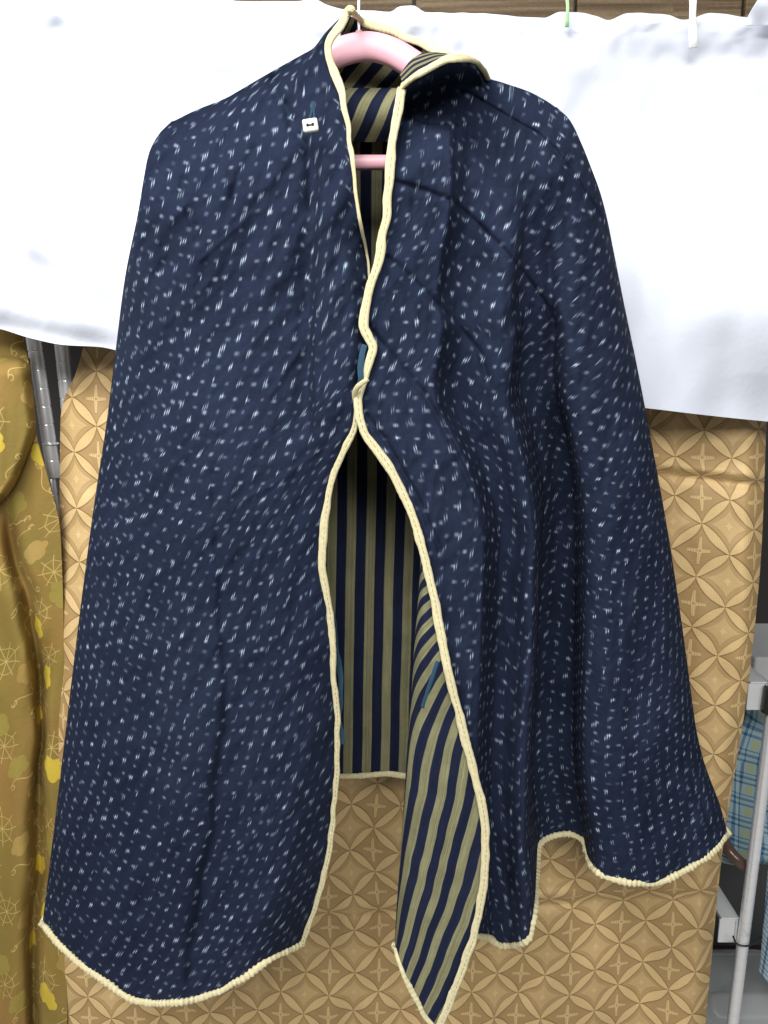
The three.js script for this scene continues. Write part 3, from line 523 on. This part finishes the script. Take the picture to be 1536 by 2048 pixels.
// ---------------------------------------------------------------- olive brocade with blossoms
const cv = document.createElement('canvas'); cv.width = cv.height = 1024;
{
  const c = cv.getContext('2d'), S = 1024 / 0.42;                   // pixels per metre, tile 0.42 m
  c.fillStyle = 'rgb(134,110,48)'; c.fillRect(0, 0, 1024, 1024);
  for (let k = 0; k < 220; k++) { const x = rr(0, 1024), y = rr(0, 1024), r = rr(60, 190), g = c.createRadialGradient(x, y, 0, x, y, r), col = rnd() < 0.5 ? '112,104,40' : '146,106,58'; g.addColorStop(0, `rgba(${col},0.20)`); g.addColorStop(1, `rgba(${col},0)`); c.fillStyle = g; c.fillRect(x - r, y - r, 2 * r, 2 * r); }
  const wrap = (x, y, fn) => { for (const ox of [-1024, 0, 1024]) for (const oy of [-1024, 0, 1024]) { c.save(); c.translate(x + ox, y + oy); fn(); c.restore(); } };
  const pale = 'rgba(186,164,100,0.8)';
  const wheel = (x, y, r, rot) => wrap(x, y, () => { c.rotate(rot); c.strokeStyle = pale; c.lineWidth = 3.4; for (let k = 0; k < 8; k++) { c.beginPath(); c.moveTo(0, 0); c.lineTo(r * Math.cos(k * Math.PI / 4), r * Math.sin(k * Math.PI / 4)); c.stroke(); } c.lineWidth = 2.6; c.beginPath(); for (let k = 0; k <= 8; k++) { const a = k * Math.PI / 4; const X = r * 0.72 * Math.cos(a), Y = r * 0.72 * Math.sin(a); k ? c.lineTo(X, Y) : c.moveTo(X, Y); } c.stroke(); });
  const scroll = (x, y, s, rot) => wrap(x, y, () => { c.rotate(rot); c.strokeStyle = pale; c.lineWidth = 4; c.beginPath(); c.moveTo(-s, 0); c.bezierCurveTo(-s * 0.4, -s * 0.8, s * 0.1, s * 0.9, s * 0.8, 0); c.stroke(); c.beginPath(); c.arc(s * 0.72, -s * 0.16, s * 0.18, 0.3, 5.6); c.stroke(); c.beginPath(); c.arc(-s * 0.85, -s * 0.18, s * 0.2, -1, 4); c.stroke(); });
  const blossom = (x, y, r, col) => wrap(x, y, () => { c.rotate(rr(0, 0.001)); c.fillStyle = col; for (let k = 0; k < 5; k++) { const a = k * 1.2566 + 0.3; c.beginPath(); c.arc(r * 0.55 * Math.cos(a), r * 0.55 * Math.sin(a), r * 0.5, 0, 6.3); c.fill(); } c.beginPath(); c.arc(0, 0, r * 0.5, 0, 6.3); c.fill(); });
  for (let gy = 0; gy < 6; gy++) for (let gx = 0; gx < 6; gx++) { const x = gx * 171 + (gy % 2) * 85 + rr(-18, 18), y = gy * 171 + rr(-18, 18); if ((gx + gy) % 2) wheel(x, y, rr(60, 76), rr(0, 1)); else { scroll(x, y, rr(48, 62), rr(0, 6)); scroll(x + 50, y + 56, rr(36, 50), rr(0, 6)); } }
  const cols = ['rgb(196,172,56)', 'rgb(158,132,70)', 'rgb(142,126,56)', 'rgb(188,164,52)', 'rgb(150,124,62)'];
  for (let k = 0; k < 24; k++) { const gy = Math.floor(k / 4), gx = k % 4; blossom(gx * 256 + (gy % 2) * 128 + rr(-30, 30), gy * 171 + 86 + rr(-25, 25), rr(38, 50), cols[k % 5]); }
}
const oliveMap = new THREE.CanvasTexture(cv); oliveMap.colorSpace = THREE.SRGBColorSpace; oliveMap.wrapS = oliveMap.wrapT = THREE.RepeatWrapping; oliveMap.repeat.set(1 / 0.42, 1 / 0.42);
const oliveCloth = std({ map: oliveMap, bumpMap: weaveBump, bumpScale: 0.0005, roughness: 0.8 });
{
  const o = thing('olive_brocade', 'olive gold brocade cloth with yellow blossoms and pale scrolls in deep folds', 'cloth', at(0, 2160, -0.2).toArray());
  const right = spline([[640, 40], [760, 62], [850, 68], [960, 97], [1060, 120], [1300, 128], [2160, 135]]);
  const P = [], U = []; let N = 200, M = 110;
  const grow = (x, y) => { let z = -0.232 + 0.012 * fbm(x / 90, y / 500, 131) + 0.002 * noise(x / 24, y / 60, 133);
    const fx = mix(22, 82, sm(1020, 1360, y)) - 14 * sm(1500, 2000, y); z -= 0.036 * Math.exp(-Math.pow((x - fx - 5 * noise(y / 70, 3, 134)) / (13 + 5 * noise(y / 110, 1, 135)), 2)) * sm(980, 1120, y); z += 0.014 * Math.exp(-Math.pow((x - fx + 40) / 26, 2)) * sm(1000, 1200, y); z -= 0.02 * Math.exp(-Math.pow((x + 50) / 18, 2));
    z -= 0.018 * Math.exp(-Math.pow((x - 88 + (y - 1350) * 0.1) / 14, 2)) * Math.exp(-Math.pow((y - 1340) / 60, 2)); return z; };
  for (let j = 0; j < N; j++) { const r = []; for (let i = 0; i < M; i++) { const y = mix(640, 2160, j / (N - 1)), x = mix(-140, right(y)[0], i / (M - 1)); r.push(at(x, y, grow(x, y))); } P.push(r); }
  part('fabric', sheet(P, arcUV(P, 60, 60).map((r) => r.map(([u, v]) => [u + 0.07, v + 0.03])), 0.002), oliveCloth, o);
  const Q = [], r2 = spline([[716, 60], [780, 66], [850, 72], [920, 52], [985, 20], [1030, -30]]);
  for (let j = 0; j < 90; j++) { const r = []; for (let i = 0; i < 60; i++) { const q = j / 89, y = mix(716, 1030, q), x = mix(-140, r2(y)[0], i / 59), e = clamp(1 - (r2(y)[0] - x) / 22); r.push(at(x, y, -0.20 + 0.010 * fbm(x / 70, y / 260, 137) - 0.022 * e * e - 0.03 * Math.pow(clamp(1 - q / 0.12), 2))); } Q.push(r); }
  part('upper_fold', sheet(Q, arcUV(Q, 30, 30).map((r) => r.map(([u, v]) => [u + 0.195, v + 0.29])), 0.002), oliveCloth, o, 'loop of the cloth folded forward at the top');
}

// ---------------------------------------------------------------- chrome rack posts
function grooved(a, b, r, step, parent, name) {                    // tube with rings every 25 mm
  const d = b.clone().sub(a), len = d.length(), pts = [];
  const n = Math.floor(len / step);
  pts.push(new THREE.Vector2(0.0001, 0), new THREE.Vector2(r, 0));
  for (let k = 1; k < n; k++) { const y = k * step; pts.push(new THREE.Vector2(r, y - 0.0016), new THREE.Vector2(r - 0.0007, y - 0.0006), new THREE.Vector2(r - 0.0007, y + 0.0006), new THREE.Vector2(r, y + 0.0016)); }
  pts.push(new THREE.Vector2(r, len), new THREE.Vector2(0.0001, len));
  const g = new THREE.LatheGeometry(pts, 28); g.applyQuaternion(new THREE.Quaternion().setFromUnitVectors(new THREE.Vector3(0, 1, 0), d.clone().normalize())); g.translate(a.x, a.y, a.z);
  return part(name, g, chrome, parent);
}
{
  const line = (x0, y0, x1, y1, z, ya, yb) => { const k = (x1 - x0) / (y1 - y0); return [at(x0 + k * (yb - y0), yb, z), at(x0 + k * (ya - y0), ya, z)]; };
  const [b1, t1] = line(68, 683, 108, 950, -0.285, 560, 955), [b0, t0] = line(101, 951, 116, 1060, -0.285, 950, 2300);
  const rack = thing('shelf_post', 'chrome grooved shelf post with a collar ring beside the olive brocade', 'post', [b0.x, b0.y, b0.z], 'chrome posts of the rack behind the cloths');
  grooved(b1, t1, 0.0105, 0.0265, rack, 'tube'); grooved(b0, t0, 0.0068, 0.0265, rack, 'lower_tube');
  const r = at(101, 887, -0.285); part('collar', new THREE.TorusGeometry(0.0112, 0.0016, 8, 26).rotateX(Math.PI / 2).translate(r.x, r.y, r.z), chrome, rack);
  const [b2, t2] = line(123, 683, 148, 930, -0.30, 560, 2300);
  const rack2 = thing('shelf_post', 'chrome grooved shelf post half covered by the tan brocade corner', 'post', [b2.x, b2.y, b2.z], 'chrome posts of the rack behind the cloths');
  grooved(b2, t2, 0.0105, 0.0265, rack2, 'tube');
}

// ---------------------------------------------------------------- shelf with goods at the right
{
  const post = thing('shelf_post', 'thick chrome shelf post beside the plaid cloth', 'post', at(1467, 2200, -0.42).toArray());
  grooved(at(1446, 2200, -0.42), at(1575, 1180, -0.42), 0.0108, 0.025, post, 'tube');
  const c = at(1549, 1400, -0.42); part('bracket', new THREE.CylinderGeometry(0.019, 0.021, 0.045, 20).translate(c.x, c.y, c.z), std({ color: lin(0.03, 0.03, 0.03), roughness: 0.4 }), post);
  const w = at(1488, 1880, -0.40); part('wire_loop', new THREE.TubeGeometry(new THREE.CatmullRomCurve3([at(1466, 1872, -0.41), at(1474, 1888, -0.395), at(1492, 1892, -0.39), at(1508, 1886, -0.40), at(1526, 1872, -0.42)]), 30, 0.0018, 8), std({ color: lin(0.02, 0.02, 0.02), roughness: 0.4 }), post);
  const strap = [at(1500, 1980, -0.395), at(1484, 1870, -0.395)];
  const railAt = (px, py, z, name, label) => {                      // L-shaped rail running away from the viewer
    const p = at(px, py, z), o = thing(name, label, 'shelf rail', [p.x, p.y, p.z - 0.2], 'white shelf rails beside the tan brocade');
    part('top_flange', new RoundedBoxGeometry(0.034, 0.0035, 0.5, 2, 0.0012).translate(p.x - 0.012, p.y, p.z - 0.25), whitePlastic, o);
    part('web', new RoundedBoxGeometry(0.0045, 0.05, 0.5, 2, 0.0014).translate(p.x + 0.0015, p.y - 0.0275, p.z - 0.25), whitePlastic, o);
    part('lip', new RoundedBoxGeometry(0.03, 0.05, 0.004, 2, 0.0012).translate(p.x - 0.016, p.y - 0.0275, p.z - 0.004), whitePlastic, o);
  };
  railAt(1534, 1366, -0.43, 'shelf_rail', 'white shelf rail above the crumpled plaid cloth');
  railAt(1474, 1838, -0.43, 'shelf_rail', 'white shelf rail below the crumpled plaid cloth');
  // plaid cloths
  const plaid = (bg, bands, s, yel) => texture(256, 256, (x, y) => { let c = bg.slice(); const f = (t) => bands.reduce((m, [p, w]) => Math.max(m, Math.abs(((t / 256 - p + 1.5) % 1) - 0.5) < w ? 1 : 0), 0); const a = f(x), b = f(y), k = (a + b) / 2, ye = yel && (x / 256 > 0.45 && x / 256 < 0.72 && y / 256 > 0.4 && y / 256 < 0.75) ? 0.5 : 0; const g = (hash(x, y, 2) - 0.5) * 0.08; return [mix(mix(c[0], 0.10, k * 0.85), 0.72, ye * (1 - k)) + g, mix(mix(c[1], 0.27, k * 0.85), 0.70, ye * (1 - k)) + g, mix(mix(c[2], 0.46, k * 0.85), 0.36, ye * (1 - k)) + g]; }, true, s, s);
  const bundle = (name, label, px, py, z, w, h, d, map, sd) => {
    const p = at(px, py, z), o = thing(name, label, 'cloth', [p.x, p.y - h / 2, p.z]);
    const g = new RoundedBoxGeometry(w, h, d, 14, Math.min(w, h, d) * 0.38), q = g.attributes.position, uv = g.attributes.uv;
    for (let i = 0; i < q.count; i++) { const x = q.getX(i), y = q.getY(i), zq = q.getZ(i), n = 0.010 * fbm(x * 30 + sd, y * 14 + zq * 9, 141) + 0.005 * noise(x * 60, y * 40 + zq * 30, 143); q.setXYZ(i, x + n, y + n * 0.6, zq + n * 1.6); uv.setXY(i, x * 0.95 + zq * 0.6 + 0.02 * noise(y * 20, x * 20, 3), y + 0.3 * x); }
    g.computeVertexNormals(); g.translate(p.x, p.y, p.z); part('fabric', g, std({ map }), o);
  };
  bundle('plaid_cloth', 'crumpled blue plaid cloth with yellow checks stuffed between the shelf rails', 1492, 1570, -0.56, 0.20, 0.30, 0.16, plaid([0.62, 0.72, 0.74], [[0.1, 0.06], [0.3, 0.025], [0.85, 0.05]], 0.045, true), 1);
  bundle('plaid_cloth', 'white and light blue checked cloth hanging beside the chrome post', 1580, 1850, -0.40, 0.085, 0.24, 0.05, plaid([0.80, 0.88, 0.92], [[0.2, 0.05], [0.5, 0.04], [0.8, 0.05]], 0.032, false), 4);
  const roll = thing('leather_handle', 'glossy brown curved handle under the plaid cloth', 'handle', at(1478, 1720, -0.45).toArray());
  part('grip', new THREE.TubeGeometry(new THREE.CatmullRomCurve3([at(1446, 1680, -0.47), at(1462, 1706, -0.45), at(1482, 1726, -0.44), at(1512, 1744, -0.45)]), 40, 0.011, 14), std({ color: lin(0.10, 0.055, 0.04), roughness: 0.22 }), roll);
  const bag = new RoundedBoxGeometry(0.22, 0.16, 0.2, 14, 0.05), bq = bag.attributes.position; for (let i = 0; i < bq.count; i++) { const n = 0.014 * fbm(bq.getX(i) * 24, bq.getY(i) * 24 + bq.getZ(i) * 16, 151); bq.setXYZ(i, bq.getX(i) + n, bq.getY(i) + n, bq.getZ(i) + n); } bag.computeVertexNormals();
  const bp = at(1470, 2010, -0.58), bo = thing('grey_bag', 'pale grey crumpled plastic bag on the lower shelf', 'bag', [bp.x, bp.y - 0.08, bp.z]);
  part('plastic', bag.translate(bp.x, bp.y, bp.z), std({ color: lin(0.34, 0.36, 0.36), roughness: 0.35 }), bo);
  const cp = at(1512, 2010, -0.66), co = thing('dark_carton', 'dark maroon carton behind the chrome post at the bottom of the shelf', 'carton', [cp.x, cp.y - 0.13, cp.z]);
  part('box', new RoundedBoxGeometry(0.34, 0.26, 0.1, 3, 0.006).translate(cp.x, cp.y, cp.z), std({ color: lin(0.05, 0.022, 0.022), roughness: 0.5 }), co);
  const kp = at(1520, 1740, -0.74), ko = thing('grey_carton', 'dark grey carton standing behind the plaid cloth', 'carton', [kp.x, kp.y - 0.2, kp.z]);
  part('box', new RoundedBoxGeometry(0.4, 0.40, 0.1, 3, 0.006).translate(kp.x, kp.y, kp.z), std({ color: lin(0.06, 0.065, 0.065), roughness: 0.6 }), ko);
  const gb = at(1540, 1330, -0.62), go = thing('white_box', 'white box standing on the shelf above the plaid cloth', 'box', [gb.x, gb.y, gb.z]);
  part('carton', new RoundedBoxGeometry(0.16, 0.07, 0.2, 3, 0.006).translate(gb.x, gb.y + 0.02, gb.z), std({ color: lin(0.55, 0.56, 0.56) }), go);
}

// ---------------------------------------------------------------- wooden shelf above, ties and straps
{
  const woodMap = texture(512, 256, (x, y) => { const g = noise(x / 90, y / 2.2, 161) * 0.07 + noise(x / 200, y / 9, 162) * 0.06 + (hash(x >> 2, y, 163) - 0.5) * 0.05; return [0.35 + g, 0.285 + g, 0.195 + g]; }, true, 0.5, 0.25);
  const wood = std({ map: woodMap, roughness: 0.75 });
  const shelf = thing('wooden_panel', 'brown wooden boards seen above the white cloth', 'panel', [0, 1.47, -0.42]);
  const xs = [-0.95, -0.55, -0.22, 0.045, 0.285, 0.535, 0.9];
  for (let k = 0; k < xs.length - 1; k++) { const w = xs[k + 1] - xs[k] - 0.005, g = new RoundedBoxGeometry(w, 0.5, 0.016, 2, 0.002), q = g.attributes.position, uv = g.attributes.uv; for (let i = 0; i < q.count; i++) uv.setXY(i, q.getX(i) + k * 0.37, q.getY(i) + k * 0.11); part('board', g.rotateZ(0.004 * (k % 3)).translate((xs[k] + xs[k + 1]) / 2, 1.72, -0.42 + 0.002 * (k % 2)), wood, shelf); }
  const tieMat = std({ color: lin(0.35, 0.62, 0.30), roughness: 0.4 });
  const tie = thing('cable_tie', 'pale green cord tied round the white cloth', 'tie', at(1134, 50, -0.16).toArray());
  part('band', sweep([at(1131, -60, -0.170), at(1133, -10, -0.166), at(1136, 20, -0.160), at(1134, 44, -0.156), at(1133, 54, -0.158)], { w: 0.0032, h: 0.0016, groove: 0 }), tieMat, tie);
  const strap = thing('white_strap', 'white plastic strap crossing the top edge of the white cloth', 'strap', at(1385, 80, -0.155).toArray());
  part('band', sweep([at(1384, -60, -0.160), at(1385, -10, -0.158), at(1386, 30, -0.152), at(1385, 80, -0.150), at(1384, 96, -0.153)], { w: 0.0068, h: 0.0018, groove: 0 }), std({ color: lin(0.82, 0.83, 0.84), roughness: 0.4 }), strap);
  const P = []; for (let j = 0; j < 30; j++) { const r = []; for (let i = 0; i < 30; i++) { const q = j / 29, t = i / 29, y = mix(-80, 50, q), xl = mix(1570, 1486, Math.pow(q, 0.9)), x = mix(xl, 1640, t); r.push(at(x, y, -0.150 + 0.010 * noise(x / 30, y / 60, 171) + 0.01 * (1 - t) * q)); } P.push(r); }
  const corner = thing('cloth_corner', 'loose white cloth corner hanging over the white drape', 'cloth', at(1560, 50, -0.15).toArray());
  part('fabric', sheet(P, P.map((r) => r.map((p) => [p.x, p.y])), 0.0015), white, corner);
}

renderer.render(scene, camera);
